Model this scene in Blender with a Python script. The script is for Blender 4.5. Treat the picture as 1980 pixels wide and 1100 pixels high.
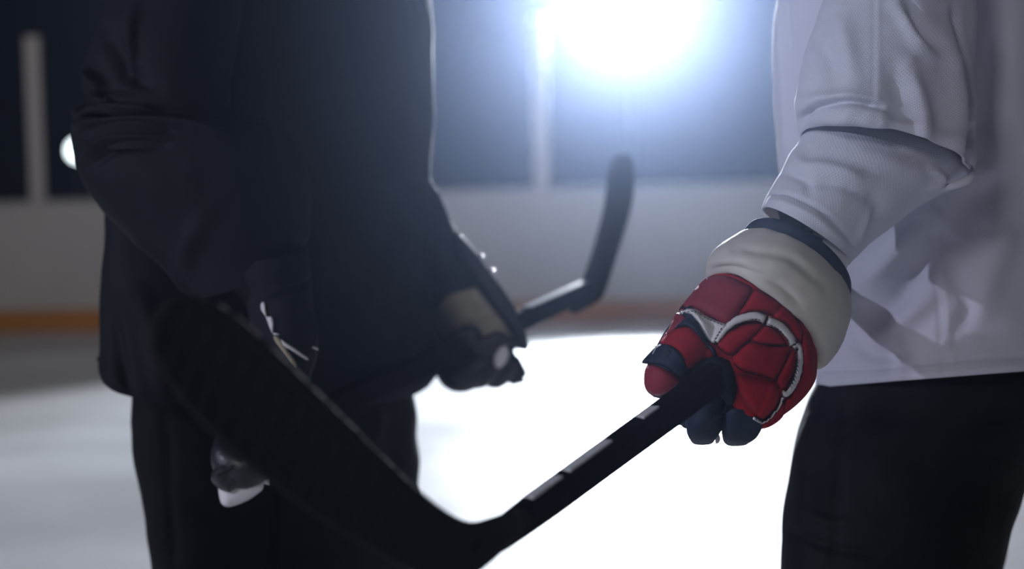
import bpy, bmesh, math, random
import numpy as np
from mathutils import Vector, Matrix, noise
from mathutils.bvhtree import BVHTree
from mathutils.geometry import delaunay_2d_cdt
random.seed(4)
S = bpy.context.scene
C = S.collection
R = math.radians
for o in list(bpy.data.objects): bpy.data.objects.remove(o)

# ---------------------------------------------------------------- camera
FPX = 3300.0
CAMZ = 1.055
PITCH = math.atan(167 / FPX)
ROLL = R(-1.5)
CM = Matrix.Translation((0, 0, CAMZ)) @ Matrix.Rotation(math.pi / 2 - PITCH, 4, 'X') @ Matrix.Rotation(ROLL, 4, 'Z')
cd = bpy.data.cameras.new('camera'); cam = bpy.data.objects.new('camera', cd); C.objects.link(cam)
cam.matrix_world = CM
cd.sensor_width = 36; cd.lens = 60; cd.clip_start = .05; cd.clip_end = 200
cd.dof.use_dof = True; cd.dof.focus_distance = 2.04; cd.dof.aperture_fstop = 2.4
S.camera = cam
CMI = CM.inverted()
CMn = np.array(CM); CMIn = np.array(CMI)

def P(px, py, d):
    """the place in the rink seen at photo position px, py, at distance d along the view"""
    return CM @ Vector(((px - 990) / FPX * d, -(py - 550) / FPX * d, -d))
def proj(a):
    """(...,3) world points -> photo x, y, distance"""
    a = np.asarray(a, float)
    l = a @ CMIn[:3, :3].T + CMIn[:3, 3]
    d = -l[..., 2]
    return 990 + l[..., 0] / d * FPX, 550 - l[..., 1] / d * FPX, d

# ---------------------------------------------------------------- world, exposure, lights
w = bpy.data.worlds.new('world'); S.world = w; w.use_nodes = True
w.node_tree.nodes['Background'].inputs[0].default_value = (.004, .005, .008, 1)
w.node_tree.nodes['Background'].inputs[1].default_value = 1
S.view_settings.view_transform = 'Standard'; S.view_settings.look = 'None'
S.view_settings.gamma = 1; S.view_settings.use_curve_mapping = False
S.view_settings.exposure = 0
S.cycles.max_bounces = 8; S.cycles.transparent_max_bounces = 12
S.cycles.use_denoising = True
S.cycles.volume_bounces = 0

def light(name, kind, loc, energy, col, target=None, **k):
    d = bpy.data.lights.new(name, kind); d.energy = energy; d.color = col
    for a, v in k.items(): setattr(d, a, v)
    o = bpy.data.objects.new(name, d); C.objects.link(o); o.location = loc
    if target is not None:
        o.rotation_euler = (Vector(target) - Vector(loc)).to_track_quat('-Z', 'Y').to_euler()
    return o
FLOOD = P(1208, 6, 16.1)
SIDE = Vector((-8.0, .2, 3.6))
FILL = Vector((-3.2, -4.5, 4.6))
light('flood_light_beam', 'SPOT', FLOOD + Vector((-.02, -.42, 0)), 8200, (.86, .90, 1), (.45, 3, .9), spot_size=R(66), spot_blend=.35, shadow_soft_size=.22)
light('side_flood_beam', 'SPOT', SIDE + Vector((.3, 0, -.05)), 950, (.76, .78, 1), (.6, 2.3, .9), spot_size=R(60), spot_blend=.6, shadow_soft_size=.10)
light('ceiling_fill_light', 'AREA', FILL + Vector((.03, .1, -.14)), 95, (.95, .94, 1), (.9, 3, .6), size=1.3)
light('board_fill_light', 'SPOT', (-7, 2, 4.44), 600, (1, .93, .88), (-3.5, 14.5, .6), spot_size=R(75), spot_blend=1, shadow_soft_size=.3)  # unseen spot added to brighten the boards without reaching the players

# ---------------------------------------------------------------- materials
def mat(name, col, rough=.6, metal=0, spec=.5, coat=0, sheen=0, emit=None, estr=0):
    m = bpy.data.materials.new(name); m.use_nodes = True
    b = m.node_tree.nodes['Principled BSDF']
    b.inputs['Base Color'].default_value = (*col, 1); b.inputs['Roughness'].default_value = rough
    b.inputs['Metallic'].default_value = metal; b.inputs['Specular IOR Level'].default_value = spec
    b.inputs['Coat Weight'].default_value = coat
    b.inputs['Sheen Weight'].default_value = sheen
    if emit: b.inputs['Emission Color'].default_value = (*emit, 1); b.inputs['Emission Strength'].default_value = estr
    return m
def N(m, t, **k):
    n = m.node_tree.nodes.new(t)
    for a, v in k.items(): setattr(n, a, v)
    return n
def L(m, a, b): m.node_tree.links.new(a, b)
def bump(m, h, strength, dist):
    b = N(m, 'ShaderNodeBump'); b.inputs['Strength'].default_value = strength; b.inputs['Distance'].default_value = dist
    L(m, h, b.inputs['Height'])
    prev = m.node_tree.nodes['Principled BSDF'].inputs['Normal']
    if prev.is_linked: L(m, prev.links[0].from_socket, b.inputs['Normal'])
    L(m, b.outputs[0], prev)
def noisy(m, scale, strength, dist, coord='Object', vary=0, detail=4, stretch=(1, 1, 1), rvary=0):
    tc = N(m, 'ShaderNodeTexCoord'); mp = N(m, 'ShaderNodeMapping'); mp.inputs['Scale'].default_value = stretch
    n = N(m, 'ShaderNodeTexNoise'); n.inputs['Scale'].default_value = scale; n.inputs['Detail'].default_value = detail
    L(m, tc.outputs[coord], mp.inputs[0]); L(m, mp.outputs[0], n.inputs['Vector'])
    if strength: bump(m, n.outputs['Fac'], strength, dist)
    b = m.node_tree.nodes['Principled BSDF']
    if vary:
        c = b.inputs['Base Color'].default_value[:]
        r = N(m, 'ShaderNodeValToRGB')
        r.color_ramp.elements[0].position = .3; r.color_ramp.elements[1].position = .7
        r.color_ramp.elements[0].color = tuple(max(0, x * (1 - vary)) for x in c[:3]) + (1,)
        r.color_ramp.elements[1].color = tuple(min(1, x * (1 + vary)) for x in c[:3]) + (1,)
        L(m, n.outputs['Fac'], r.inputs[0]); L(m, r.outputs[0], b.inputs['Base Color'])
    if rvary:
        q = b.inputs['Roughness'].default_value
        mr = N(m, 'ShaderNodeMapRange'); mr.inputs[1].default_value = .3; mr.inputs[2].default_value = .7
        mr.inputs[3].default_value = max(.02, q - rvary); mr.inputs[4].default_value = min(1, q + rvary)
        L(m, n.outputs['Fac'], mr.inputs[0]); L(m, mr.outputs[0], b.inputs['Roughness'])
    return n
def airknit(m, pitch, strength, dist):
    """perforated sports knit: staggered pinholes from the cloth's own UV (in metres)"""
    tc = N(m, 'ShaderNodeTexCoord'); mp = N(m, 'ShaderNodeMapping')
    mp.inputs['Rotation'].default_value = (0, 0, R(45)); mp.inputs['Scale'].default_value = (1 / pitch, 1 / pitch, 1)
    L(m, tc.outputs['UV'], mp.inputs[0])
    sx = N(m, 'ShaderNodeSeparateXYZ'); L(m, mp.outputs[0], sx.inputs[0])
    out = []
    for k in (0, 1):
        a = N(m, 'ShaderNodeMath', operation='MULTIPLY'); a.inputs[1].default_value = 2 * math.pi; L(m, sx.outputs[k], a.inputs[0])
        s = N(m, 'ShaderNodeMath', operation='SINE'); L(m, a.outputs[0], s.inputs[0]); out.append(s)
    mu = N(m, 'ShaderNodeMath', operation='ADD'); L(m, out[0].outputs[0], mu.inputs[0]); L(m, out[1].outputs[0], mu.inputs[1])
    mr = N(m, 'ShaderNodeMapRange'); mr.inputs[1].default_value = .3; mr.inputs[2].default_value = 1.6
    mr.inputs[3].default_value = 1; mr.inputs[4].default_value = 0; L(m, mu.outputs[0], mr.inputs[0])
    bump(m, mr.outputs[0], strength, dist)

M = {}
M['white_knit'] = mat('white_knit', (.57, .585, .68), .75, sheen=.15); noisy(M['white_knit'], 9, .25, .006, 'UV', detail=3); airknit(M['white_knit'], .0032, .55, .0008)
M['white_cloth'] = mat('white_cloth', (.62, .62, .68), .75); noisy(M['white_cloth'], 900, .2, .0004)
M['dark_knit'] = mat('dark_knit', (.006, .008, .012), .7, spec=.14); noisy(M['dark_knit'], 9, .3, .006, 'UV', detail=3)
M['pants'] = mat('pants', (.003, .004, .006), .7, spec=.14); noisy(M['pants'], 14, .4, .01, 'UV', vary=.25)
M['red'] = mat('red', (.30, .006, .016), .75, spec=.18); noisy(M['red'], 28, .5, .006, vary=.2); noisy(M['red'], 1500, .25, .0003)
M['red_sheen'] = mat('red_sheen', (.23, .022, .042), .65, spec=.25); noisy(M['red_sheen'], 30, .3, .004, vary=.1); noisy(M['red_sheen'], 1800, .2, .0003)  # pinker, duller red: grazing sheen put into the panel colour
M['navy'] = mat('navy', (.010, .018, .042), .65, spec=.3); noisy(M['navy'], 60, .4, .003, vary=.2); noisy(M['navy'], 1600, .3, .0004)
M['black_fabric'] = mat('black_fabric', (.006, .008, .012), .75, spec=.15); noisy(M['black_fabric'], 50, .5, .004)
M['black_leather'] = mat('black_leather', (.010, .012, .018), .42, spec=.5); noisy(M['black_leather'], 70, .5, .003)
M['cream_leather'] = mat('cream_leather', (.52, .50, .46), .55); noisy(M['cream_leather'], 18, .35, .006, vary=.06); noisy(M['cream_leather'], 700, .25, .0004)
M['white_piping'] = mat('white_piping', (.66, .66, .68), .5); noisy(M['white_piping'], 500, .2, .0005)
M['thread'] = mat('thread', (.03, .03, .04), .8)
M['tan_palm'] = mat('tan_palm', (.30, .27, .20), .8, spec=.2); noisy(M['tan_palm'], 45, .5, .004, vary=.2)
M['white_plastic'] = mat('white_plastic', (.70, .71, .73), .35)
M['stick'] = mat('stick', (.006, .005, .007), .6, spec=.02); noisy(M['stick'], 90, .06, .001, rvary=.06)
M['glint_white'] = mat('glint_white', (.80, .84, .86), .34, spec=.9, coat=.5); noisy(M['glint_white'], 90, .04, .001, vary=.12)  # pale colour standing in for lamp glints on the shafts
M['tape'] = mat('tape', (.007, .007, .008), .85, spec=.2); noisy(M['tape'], 260, .5, .001)
M['skin'] = mat('skin', (.52, .33, .25), .55)
M['hair'] = mat('hair', (.03, .02, .015), .6)
M['helmet_shell'] = mat('helmet_shell', (.02, .02, .025), .25)
M['helmet_white'] = mat('helmet_white', (.7, .7, .72), .25)
M['sock_knit'] = mat('sock_knit', (.02, .022, .03), .9)
M['steel'] = mat('steel', (.75, .75, .77), .22, metal=1)
M['eye'] = mat('eye', (.8, .8, .8), .2)
M['board'] = mat('board', (.56, .545, .54), .5); noisy(M['board'], 1.2, 0, 0, vary=.06)
M['kick'] = mat('kick', (.50, .19, .004), .5); noisy(M['kick'], 2, 0, 0, vary=.1)
M['cap_rail'] = mat('cap_rail', (.42, .42, .44), .5)
M['post'] = mat('post', (.60, .55, .55), .55)
M['concrete'] = mat('concrete', (.06, .06, .065), .9); noisy(M['concrete'], 3, .2, .01, vary=.2)
M['dark_wall'] = mat('dark_wall', (.006, .004, .006), .9); noisy(M['dark_wall'], .5, 0, 0, vary=.5)
M['lamp_housing'] = mat('lamp_housing', (.05, .05, .055), .5, metal=.6)
M['lamp_glass'] = mat('lamp_glass', (.9, .95, 1), .3, emit=(.86, .93, 1), estr=90)
M['far_lamp_glass'] = mat('far_lamp_glass', (.9, .95, 1), .3, emit=(.86, .96, 1), estr=6)
M['fill_glass'] = mat('fill_glass', (.9, .9, .9), .3, emit=(.95, .96, 1), estr=3)
M['seat'] = mat('seat', (.08, .02, .035), .6)

# glass of the rink surround: clear sheet with a faint reflection
g = bpy.data.materials.new('rink_glass'); g.use_nodes = True; nt = g.node_tree; nt.nodes.clear()
out = nt.nodes.new('ShaderNodeOutputMaterial'); tr = nt.nodes.new('ShaderNodeBsdfTransparent'); tr.inputs[0].default_value = (.93, .95, .95, 1)
gl = nt.nodes.new('ShaderNodeBsdfGlossy'); gl.inputs['Roughness'].default_value = .05
mx = nt.nodes.new('ShaderNodeMixShader'); fr = nt.nodes.new('ShaderNodeFresnel'); fr.inputs[0].default_value = 1.3
nt.links.new(fr.outputs[0], mx.inputs[0]); nt.links.new(tr.outputs[0], mx.inputs[1]); nt.links.new(gl.outputs[0], mx.inputs[2]); nt.links.new(mx.outputs[0], out.inputs[0])
M['rink_glass'] = g

# ice: white painted base under a scuffed skin of snow and skate cuts
m = mat('ice', (.80, .80, .82), .42, spec=.5); M['ice'] = m
noisy(m, .55, .35, .05, vary=.16, detail=5, rvary=.10)
noisy(m, 4, .35, .012, detail=5, stretch=(1, 3, 1))
noisy(m, 60, .3, .002, detail=3, stretch=(1, .15, 1))
noisy(m, 60, .3, .002, detail=3, stretch=(.2, 1, 1))

# ---------------------------------------------------------------- object helpers
ORIGIN = {}
def link(name, me, material, parent=None, smooth=True):
    o = bpy.data.objects.new(name, me); C.objects.link(o)
    if material: me.materials.append(M[material])
    if parent is not None:
        o.parent = parent
        org = ORIGIN.get(parent.name_full, Vector((0, 0, 0))); ORIGIN[o.name_full] = org
        me.transform(Matrix.Translation(-org))
    if smooth:
        for p in me.polygons: p.use_smooth = True
    me.update()
    return o
def thing(name, label, cat, loc=(0, 0, 0), group=None):
    o = bpy.data.objects.new(name, None); C.objects.link(o); o.location = loc
    o.empty_display_size = .1
    o['label'] = label; o['category'] = cat
    if group: o['group'] = group
    ORIGIN[o.name_full] = Vector(loc)
    return o
def mesh(verts, faces, uvs=None):
    me = bpy.data.meshes.new('m'); me.from_pydata([tuple(map(float, v)) for v in verts], [], [tuple(map(int, f)) for f in faces])
    if uvs is not None:
        ul = me.uv_layers.new(name='UVMap')
        idx = np.zeros(len(me.loops), dtype=np.int32); me.loops.foreach_get('vertex_index', idx)
        ul.data.foreach_set('uv', np.asarray(uvs, dtype=np.float32)[idx].ravel())
    return me
def bmobj(name, bm, material, parent=None, smooth=False):
    bmesh.ops.recalc_face_normals(bm, faces=bm.faces)
    me = bpy.data.meshes.new(name); bm.to_mesh(me); bm.free()
    return link(name, me, material, parent, smooth)
def box(bm, c, s, bev=0, rot=None):
    r = bmesh.ops.create_cube(bm, size=1); vs = r['verts']
    mt = Matrix.Translation(c) @ (rot.to_4x4() if rot is not None else Matrix.Identity(4)) @ Matrix.Diagonal((*s, 1))
    bmesh.ops.transform(bm, matrix=mt, verts=vs)
    if bev:
        es = list({e for v in vs for e in v.link_edges})
        bmesh.ops.bevel(bm, geom=es, offset=bev, segments=2, affect='EDGES', profile=.6)
def boxobj(name, c, s, material, parent=None, bev=0, rot=None):
    bm = bmesh.new(); box(bm, c, s, bev, rot); return bmobj(name, bm, material, parent)
def lathe(bm, prof, n, mt):
    rings = []
    for r, z in prof:
        rings.append([bm.verts.new(mt @ Vector((r * math.cos(2 * math.pi * k / n), r * math.sin(2 * math.pi * k / n), z))) for k in range(n)])
    for a, b in zip(rings, rings[1:]):
        for k in range(n): bm.faces.new((a[k], a[(k + 1) % n], b[(k + 1) % n], b[k]))
    bm.faces.new(rings[0][::-1]); bm.faces.new(rings[-1])

def catmull(a, steps, closed=False):
    a = np.asarray(a, float); n = len(a); out = []
    segs = n if closed else n - 1
    for i in range(segs):
        if closed: p0, p1, p2, p3 = a[(i - 1) % n], a[i], a[(i + 1) % n], a[(i + 2) % n]
        else:
            p1, p2 = a[i], a[i + 1]
            p0 = a[i - 1] if i > 0 else 2 * p1 - p2
            p3 = a[i + 2] if i + 2 < n else 2 * p2 - p1
        for k in range(steps):
            t = k / steps
            out.append(.5 * (2 * p1 + (p2 - p0) * t + (2 * p0 - 5 * p1 + 4 * p2 - p3) * t * t + (3 * p1 - p0 - 3 * p2 + p3) * t ** 3))
    if not closed: out.append(a[-1])
    return np.array(out)
def seg_dist(x, y, poly):
    best = np.full(np.shape(x), 1e9); 
    for (x0, y0), (x1, y1) in zip(poly, poly[1:]):
        dx, dy = x1 - x0, y1 - y0; l2 = dx * dx + dy * dy + 1e-9
        t = np.clip(((x - x0) * dx + (y - y0) * dy) / l2, 0, 1)
        best = np.minimum(best, np.hypot(x - x0 - t * dx, y - y0 - t * dy))
    return best
def grid_normals(a):
    du = np.roll(a, -1, 1) - np.roll(a, 1, 1)
    dv = np.gradient(a, axis=0)
    n = np.cross(du, dv); return n / (np.linalg.norm(n, axis=2, keepdims=True) + 1e-12)
CAMP = np.array([0, 0, CAMZ])
def apply_folds(a, folds, wob=0, wscale=9, seed=0):
    """raise or sink the cloth along creases: (polyline, half-width, height in m)"""
    n = grid_normals(a)
    c = a.mean(1, keepdims=True)
    sgn = np.sign(np.sum(n * (a - c), axis=2).mean()); n = n * sgn
    x, y, d = proj(a)
    facing = np.clip(np.sum(n * (CAMP - a), axis=2) / np.linalg.norm(CAMP - a, axis=2) * 2.5 + .15, 0, 1)
    disp = np.zeros(x.shape)
    for f in folds:
        pl, wd, am = f[:3]
        pl = catmull(pl, 6) if len(pl) > 2 else np.array(pl, float)
        # fade towards both ends of the crease
        q = seg_dist(x, y, pl)
        e = np.minimum(np.hypot(x - pl[0][0], y - pl[0][1]), np.hypot(x - pl[-1][0], y - pl[-1][1]))
        fade = .35 + .65 * np.clip(e / (3 * wd), 0, 1)
        disp += am * np.exp(-(q / wd) ** 2) * facing * fade
    if wob:
        r, k = x.shape
        for i in range(r):
            for j in range(k):
                v = Vector(a[i, j]) * wscale + Vector((seed, 0, 0))
                disp[i, j] += wob * noise.fractal(v, 1, 2, 3)
    return a + n * disp[..., None]
def ringpts(sec, n):
    ax, ay, bx, by, fx, fy, dA, dB, tf, tb, pw = sec
    A = np.array(P(ax, ay, dA)); B = np.array(P(bx, by, dB)); c = (A + B) / 2; u = (B - A) / 2
    cx, cy, dc = (ax + bx) / 2, (ay + by) / 2, (dA + dB) / 2
    f = np.array(P(cx + fx, cy + fy, dc - tf)) - np.array(P(cx, cy, dc))
    t = np.arange(n) * 2 * math.pi / n
    ct, st = np.cos(t), np.sin(t)
    ct = np.sign(ct) * np.abs(ct) ** pw; st = np.sign(st) * np.abs(st) ** pw
    st = np.where(st < 0, st * tb / max(tf, 1e-6), st)
    return c + ct[:, None] * u + st[:, None] * f
def S_(A, B, d, t, F=(0, 0), pw=1.0):
    """a section: left and right silhouette points, distance (or two), front/back depth"""
    dA, dB = d if isinstance(d, tuple) else (d, d); tf, tb = t if isinstance(t, tuple) else (t, t)
    return (A[0], A[1], B[0], B[1], F[0], F[1], dA, dB, tf, tb, pw)
def loft(name, secs, material, parent, n=64, steps=10, caps=(True, True), folds=(), wob=0, wscale=9, seed=0, thick=0, keep=False, roundcap=True):
    if roundcap:   # shrink at capped ends so that they close softly
        pass
    s = catmull(secs, steps)
    a = np.array([ringpts(q, n) for q in s])
    a = apply_folds(a, folds, wob, wscale, seed)
    r = len(a); verts = a.reshape(-1, 3)
    # uv in metres
    per = np.linalg.norm(np.roll(a, -1, 1) - a, axis=2).sum(1).mean()
    vl = np.concatenate([[0], np.cumsum(np.linalg.norm(np.diff(a.mean(1), axis=0), axis=1))])
    faces = []; 
    for i in range(r - 1):
        for j in range(n):
            k = (j + 1) % n
            faces.append((i * n + j, i * n + k, (i + 1) * n + k, (i + 1) * n + j))
    verts = list(verts)
    uv = [(abs(((j / n + .25) % 1) * 2 - 1) * per / 2 if False else min(j, n - j) / n * per, vl[i]) for i in range(r) for j in range(n)]
    if caps[0]:
        verts.append(a[0].mean(0)); uv.append((0, 0)); q = len(verts) - 1
        for j in range(n): faces.append((q, (j + 1) % n, j))
    if caps[1]:
        verts.append(a[-1].mean(0)); uv.append((0, vl[-1])); q = len(verts) - 1
        for j in range(n): faces.append((q, (r - 1) * n + j, (r - 1) * n + (j + 1) % n))
    me = mesh(verts, faces, uv)
    bm = bmesh.new(); bm.from_mesh(me); bmesh.ops.recalc_face_normals(bm, faces=bm.faces); bm.to_mesh(me); bm.free()
    world = [Vector(v) for v in verts]
    o = link(name, me, material, parent)
    if thick:
        md = o.modifiers.new('cloth', 'SOLIDIFY'); md.thickness = thick; md.offset = -1
    BV[o.name_full] = BVHTree.FromPolygons(world, faces)
    return o
BV = {}
def hitdepth(px, py, trees, default):
    o = CM.translation; q = P(px, py, 1) - o
    dr = q.normalized(); best = None
    for t in trees:
        h = t.ray_cast(o, dr)
        if h[0] is not None:
            d = -(CMI @ h[0]).z
            if best is None or d < best: best = d
    return best if best is not None else default
def inside(x, y, poly):
    c = False; j = len(poly) - 1
    for i in range(len(poly)):
        xi, yi = poly[i]; xj, yj = poly[j]
        if (yi > y) != (yj > y) and x < (xj - xi) * (y - yi) / (yj - yi) + xi: c = not c
        j = i
    return c
def pad(name, outline, on, material, parent, bulge=.008, edge=14, sink=.006, step=5, depth=None, smooth=5, grooves=(), lift=0, back=None):
    """a stuffed panel sewn on a surface: closed cushion that follows what it lies on"""
    ol = catmull(outline, smooth, True) if smooth > 1 else np.array(outline, float)
    ol = [tuple(p) for p in ol]
    # even spacing along the outline
    xs = [p[0] for p in ol]; ys = [p[1] for p in ol]
    pts = list(ol); nb = len(ol); cl = ol + [ol[0]]
    x = min(xs)
    row = 0; y = min(ys)
    while y < max(ys):
        x = min(xs) + (step / 2 if row % 2 else 0)
        while x < max(xs):
            if inside(x, y, ol) and seg_dist(np.array([x]), np.array([y]), cl)[0] > step * .45: pts.append((x, y))
            x += step
        y += step * .866; row += 1
    vs, es, fs, *_ = delaunay_2d_cdt([Vector(p) for p in pts], [(i, (i + 1) % nb) for i in range(nb)], [], 1, 1e-4)
    vs = [(v.x, v.y) for v in vs]
    X = np.array([v[0] for v in vs]); Y = np.array([v[1] for v in vs])
    dist = seg_dist(X, Y, cl)
    bnd = dist < 1e-3
    trees = [BV[k] for k in on]
    dd = []
    for (x, y) in vs:
        if callable(depth): dd.append(depth(x, y))
        else: dd.append(hitdepth(x, y, trees, None) if trees else depth)
    known = [(v, d) for v, d in zip(vs, dd) if d is not None]
    base = np.array([d if d is not None else (min(known, key=lambda k: (k[0][0] - v[0]) ** 2 + (k[0][1] - v[1]) ** 2)[1] if known else depth) for v, d in zip(vs, dd)])
    h = bulge * np.sqrt(np.clip(1 - (1 - np.clip(dist / edge, 0, 1)) ** 2, 0, 1))
    for pl, wd, am in grooves:
        h = h - am * np.exp(-(seg_dist(X, Y, [tuple(p) for p in (catmull(pl, 5) if len(pl) > 2 else pl)]) / wd) ** 2)
    front = [P(x, y, b - hh - lift) for (x, y), b, hh in zip(vs, base, h)]
    sk = sink if back is None else back
    rear = [P(x, y, b + sk * min(1, q / 3) - lift) for (x, y), b, q in zip(vs, base, dist)]
    verts = list(front); ridx = {}
    for i, v in enumerate(rear):
        if bnd[i]: ridx[i] = i
        else: ridx[i] = len(verts); verts.append(v)
    faces = []
    for f in fs:
        f = list(f)
        # delaunay returns everything inside the outline's hull when not asked for; keep inside triangles
        cx = sum(vs[i][0] for i in f) / len(f); cy = sum(vs[i][1] for i in f) / len(f)
        faces.append(tuple(f)); faces.append(tuple(ridx[i] for i in reversed(f)))
    me = mesh(verts, faces)
    bm = bmesh.new(); bm.from_mesh(me); bmesh.ops.recalc_face_normals(bm, faces=bm.faces); bm.to_mesh(me); bm.free()
    o = link(name, me, material, parent)
    BV[o.name_full] = BVHTree.FromPolygons([Vector(v) for v in verts], faces)
    return o
def ribbon(pl, w0, w1=None, w2=None):
    """outline of a strip of given half-widths round a polyline"""
    c = catmull(pl, 4) if len(pl) > 2 else np.array(pl, float)
    t = np.gradient(c, axis=0); t /= np.linalg.norm(t, axis=1, keepdims=True); nn = np.stack([-t[:, 1], t[:, 0]], 1)
    k = len(c); s = np.linspace(0, 1, k); w1 = w0 if w1 is None else w1; w2 = w0 if w2 is None else w2
    wd = np.where(s < .5, w0 + (w1 - w0) * s * 2, w1 + (w2 - w1) * (s * 2 - 1))[:, None]
    return [tuple(p) for p in np.concatenate([c + nn * wd, (c - nn * wd)[::-1]])]
def stitches(name, pl, on, parent, dash=4, gap=3, hw=.7, lift=.0015, material='thread', fallback=2.0):
    """one mesh with a row of sewn stitches (a pattern of its part)"""
    c = catmull(pl, 8); L_ = np.concatenate([[0], np.cumsum(np.linalg.norm(np.diff(c, axis=0), axis=1))])
    verts = []; faces = []; s = 0
    trees = [BV[k] for k in on]
    while s + dash < L_[-1]:
        a = np.array([np.interp(s, L_, c[:, 0]), np.interp(s, L_, c[:, 1])]); b = np.array([np.interp(s + dash, L_, c[:, 0]), np.interp(s + dash, L_, c[:, 1])])
        t = (b - a) / (np.linalg.norm(b - a) + 1e-9); nn = np.array([-t[1], t[0]]) * hw
        k = len(verts)
        for q in (a + nn, a - nn, b - nn, b + nn):
            d = hitdepth(q[0], q[1], trees, fallback) - lift
            verts.append(P(q[0], q[1], d)); 
        for q in (a + nn, a - nn, b - nn, b + nn):
            d = hitdepth(q[0], q[1], trees, fallback) + .002
            verts.append(P(q[0], q[1], d))
        for f in ((0, 1, 2, 3), (4, 7, 6, 5), (0, 4, 5, 1), (1, 5, 6, 2), (2, 6, 7, 3), (3, 7, 4, 0)): faces.append(tuple(k + i for i in f))
        s += dash + gap
    return link(name, mesh(verts, faces), material, parent, False)

def tube(name, pts, radii, material, parent, n=16, flat=1.0, pw=1.0, up=Vector((0, 0, 1)), steps=6):
    """closed tapering tube through world points with round ends"""
    q = catmull([tuple(p) + (r,) for p, r in zip(pts, radii)], steps)
    c = q[:, :3]; r = q[:, 3]
    t = np.gradient(c, axis=0); verts = []; faces = []
    rings = []
    def ring(cc, tt, rr):
        T = Vector(tt).normalized(); X = up.cross(T)
        if X.length < .05: X = Vector((1, 0, 0)).cross(T)
        X.normalize(); Y = T.cross(X)
        k = len(verts)
        for j in range(n):
            a = 2 * math.pi * j / n; ca, sa = math.cos(a), math.sin(a)
            ca = math.copysign(abs(ca) ** pw, ca); sa = math.copysign(abs(sa) ** pw, sa)
            verts.append(Vector(cc) + X * ca * rr + Y * sa * rr * flat)
        rings.append(k)
    for e in (.35, .75, .95):
        T = Vector(t[0]).normalized(); ring(Vector(c[0]) - T * r[0] * math.sqrt(1 - e * e) * .8, t[0], r[0] * e)
    for i in range(len(c)): ring(c[i], t[i], r[i])
    for e in (.95, .75, .35):
        T = Vector(t[-1]).normalized(); ring(Vector(c[-1]) + T * r[-1] * math.sqrt(1 - e * e) * .8, t[-1], r[-1] * e)
    for a, b in zip(rings, rings[1:]):
        for j in range(n):
            k = (j + 1) % n; faces.append((a + j, a + k, b + k, b + j))
    faces.append(tuple(rings[0] + j for j in reversed(range(n)))); faces.append(tuple(rings[-1] + j for j in range(n)))
    me = mesh(verts, faces)
    bm = bmesh.new(); bm.from_mesh(me); bmesh.ops.recalc_face_normals(bm, faces=bm.faces); bm.to_mesh(me); bm.free()
    o = link(name, me, material, parent)
    BV[o.name_full] = BVHTree.FromPolygons([Vector(v) for v in verts], faces)
    return o

# ================================================================ THE RINK
def slab(name, c, s, material):
    o = boxobj(name, c, s, material); o['kind'] = 'structure'; return o
# line of the boards: nearer on the right than on the left
BA = Vector((-4.47, 14.9, 0)); BD = Vector((4.94, -.70, 0)).normalized(); BN = Vector((-BD.y, BD.x, 0))   # BN points away from the ice
brot = Matrix((BD, BN, Vector((0, 0, 1)))).transposed()
yaw = math.atan2(BD.y, BD.x)
bm = bmesh.new()
a, b = BA - BD * 9, BA + BD * 16
vs = [bm.verts.new(v) for v in ((a.x, -9, 0), (b.x, -9, 0), (b.x, b.y, 0), (a.x, a.y, 0))]
f = bm.faces.new(vs); ex = bmesh.ops.extrude_face_region(bm, geom=[f]); bmesh.ops.translate(bm, vec=(0, 0, -.1), verts=[v for v in ex['geom'] if isinstance(v, bmesh.types.BMVert)])
o = bmobj('floor', bm, 'ice'); o['kind'] = 'structure'
o = boxobj('trim_1', BA + BD * 4 + BN * 15.06 + Vector((0, 0, -.06)), (40, 30, .1), 'concrete', rot=brot); o['kind'] = 'structure'
slab('wall_back', (0, 38, 4.5), (50, .3, 9.4), 'dark_wall')
slab('wall_left', (-22, 14, 4.5), (.3, 48, 9.4), 'dark_wall')
slab('wall_right', (24, 14, 4.5), (.3, 48, 9.4), 'dark_wall')
slab('wall_front', (0, -9.2, 4.5), (50, .3, 9.4), 'dark_wall')
slab('ceiling', (0, 14, 9.1), (50, 48, .3), 'dark_wall')

bo = thing('rink_boards', 'long white rink boards with orange kick strip and posts, behind both players', 'rink boards', BA)
BH = 1.13
def bbox(name, s0, s1, z0, z1, n0, n1, material, bev=.004):
    c = BA + BD * ((s0 + s1) / 2) + BN * ((n0 + n1) / 2) + Vector((0, 0, (z0 + z1) / 2))
    return boxobj(name, c, (s1 - s0, n1 - n0, z1 - z0), material, bo, bev, brot)
for k in range(6):
    bbox('board_panel', -7 + k * 3.4, -7 + (k + 1) * 3.4 - .004, .0, BH - .03, 0, .08, 'board')
    bbox('kick_plate', -7 + k * 3.4, -7 + (k + 1) * 3.4 - .004, .0, .19, -.012, 0, 'kick')
bbox('cap_rail', -7, 13.4, BH - .03, BH + .01, -.006, .085, 'cap_rail', .008)
P0 = P(76, 395, 14.85); s0 = (P0 - BA).dot(BD)
P1 = P(1048, 360, 14.2); s1 = (P1 - BA).dot(BD)
dx = (s1 - s0) / 2
posts = [s0 + dx * k for k in range(-3, 7)]
for s in posts: bbox('glass_post', s - .062, s + .062, BH - .22, 2.56, -.004, .014, 'post', .003)
for s, s_ in zip(posts, posts[1:]):
    bbox('glass_pane', s + .064, s_ - .064, BH + .012, 2.50, .064, .076, 'rink_glass', 0)

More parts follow.
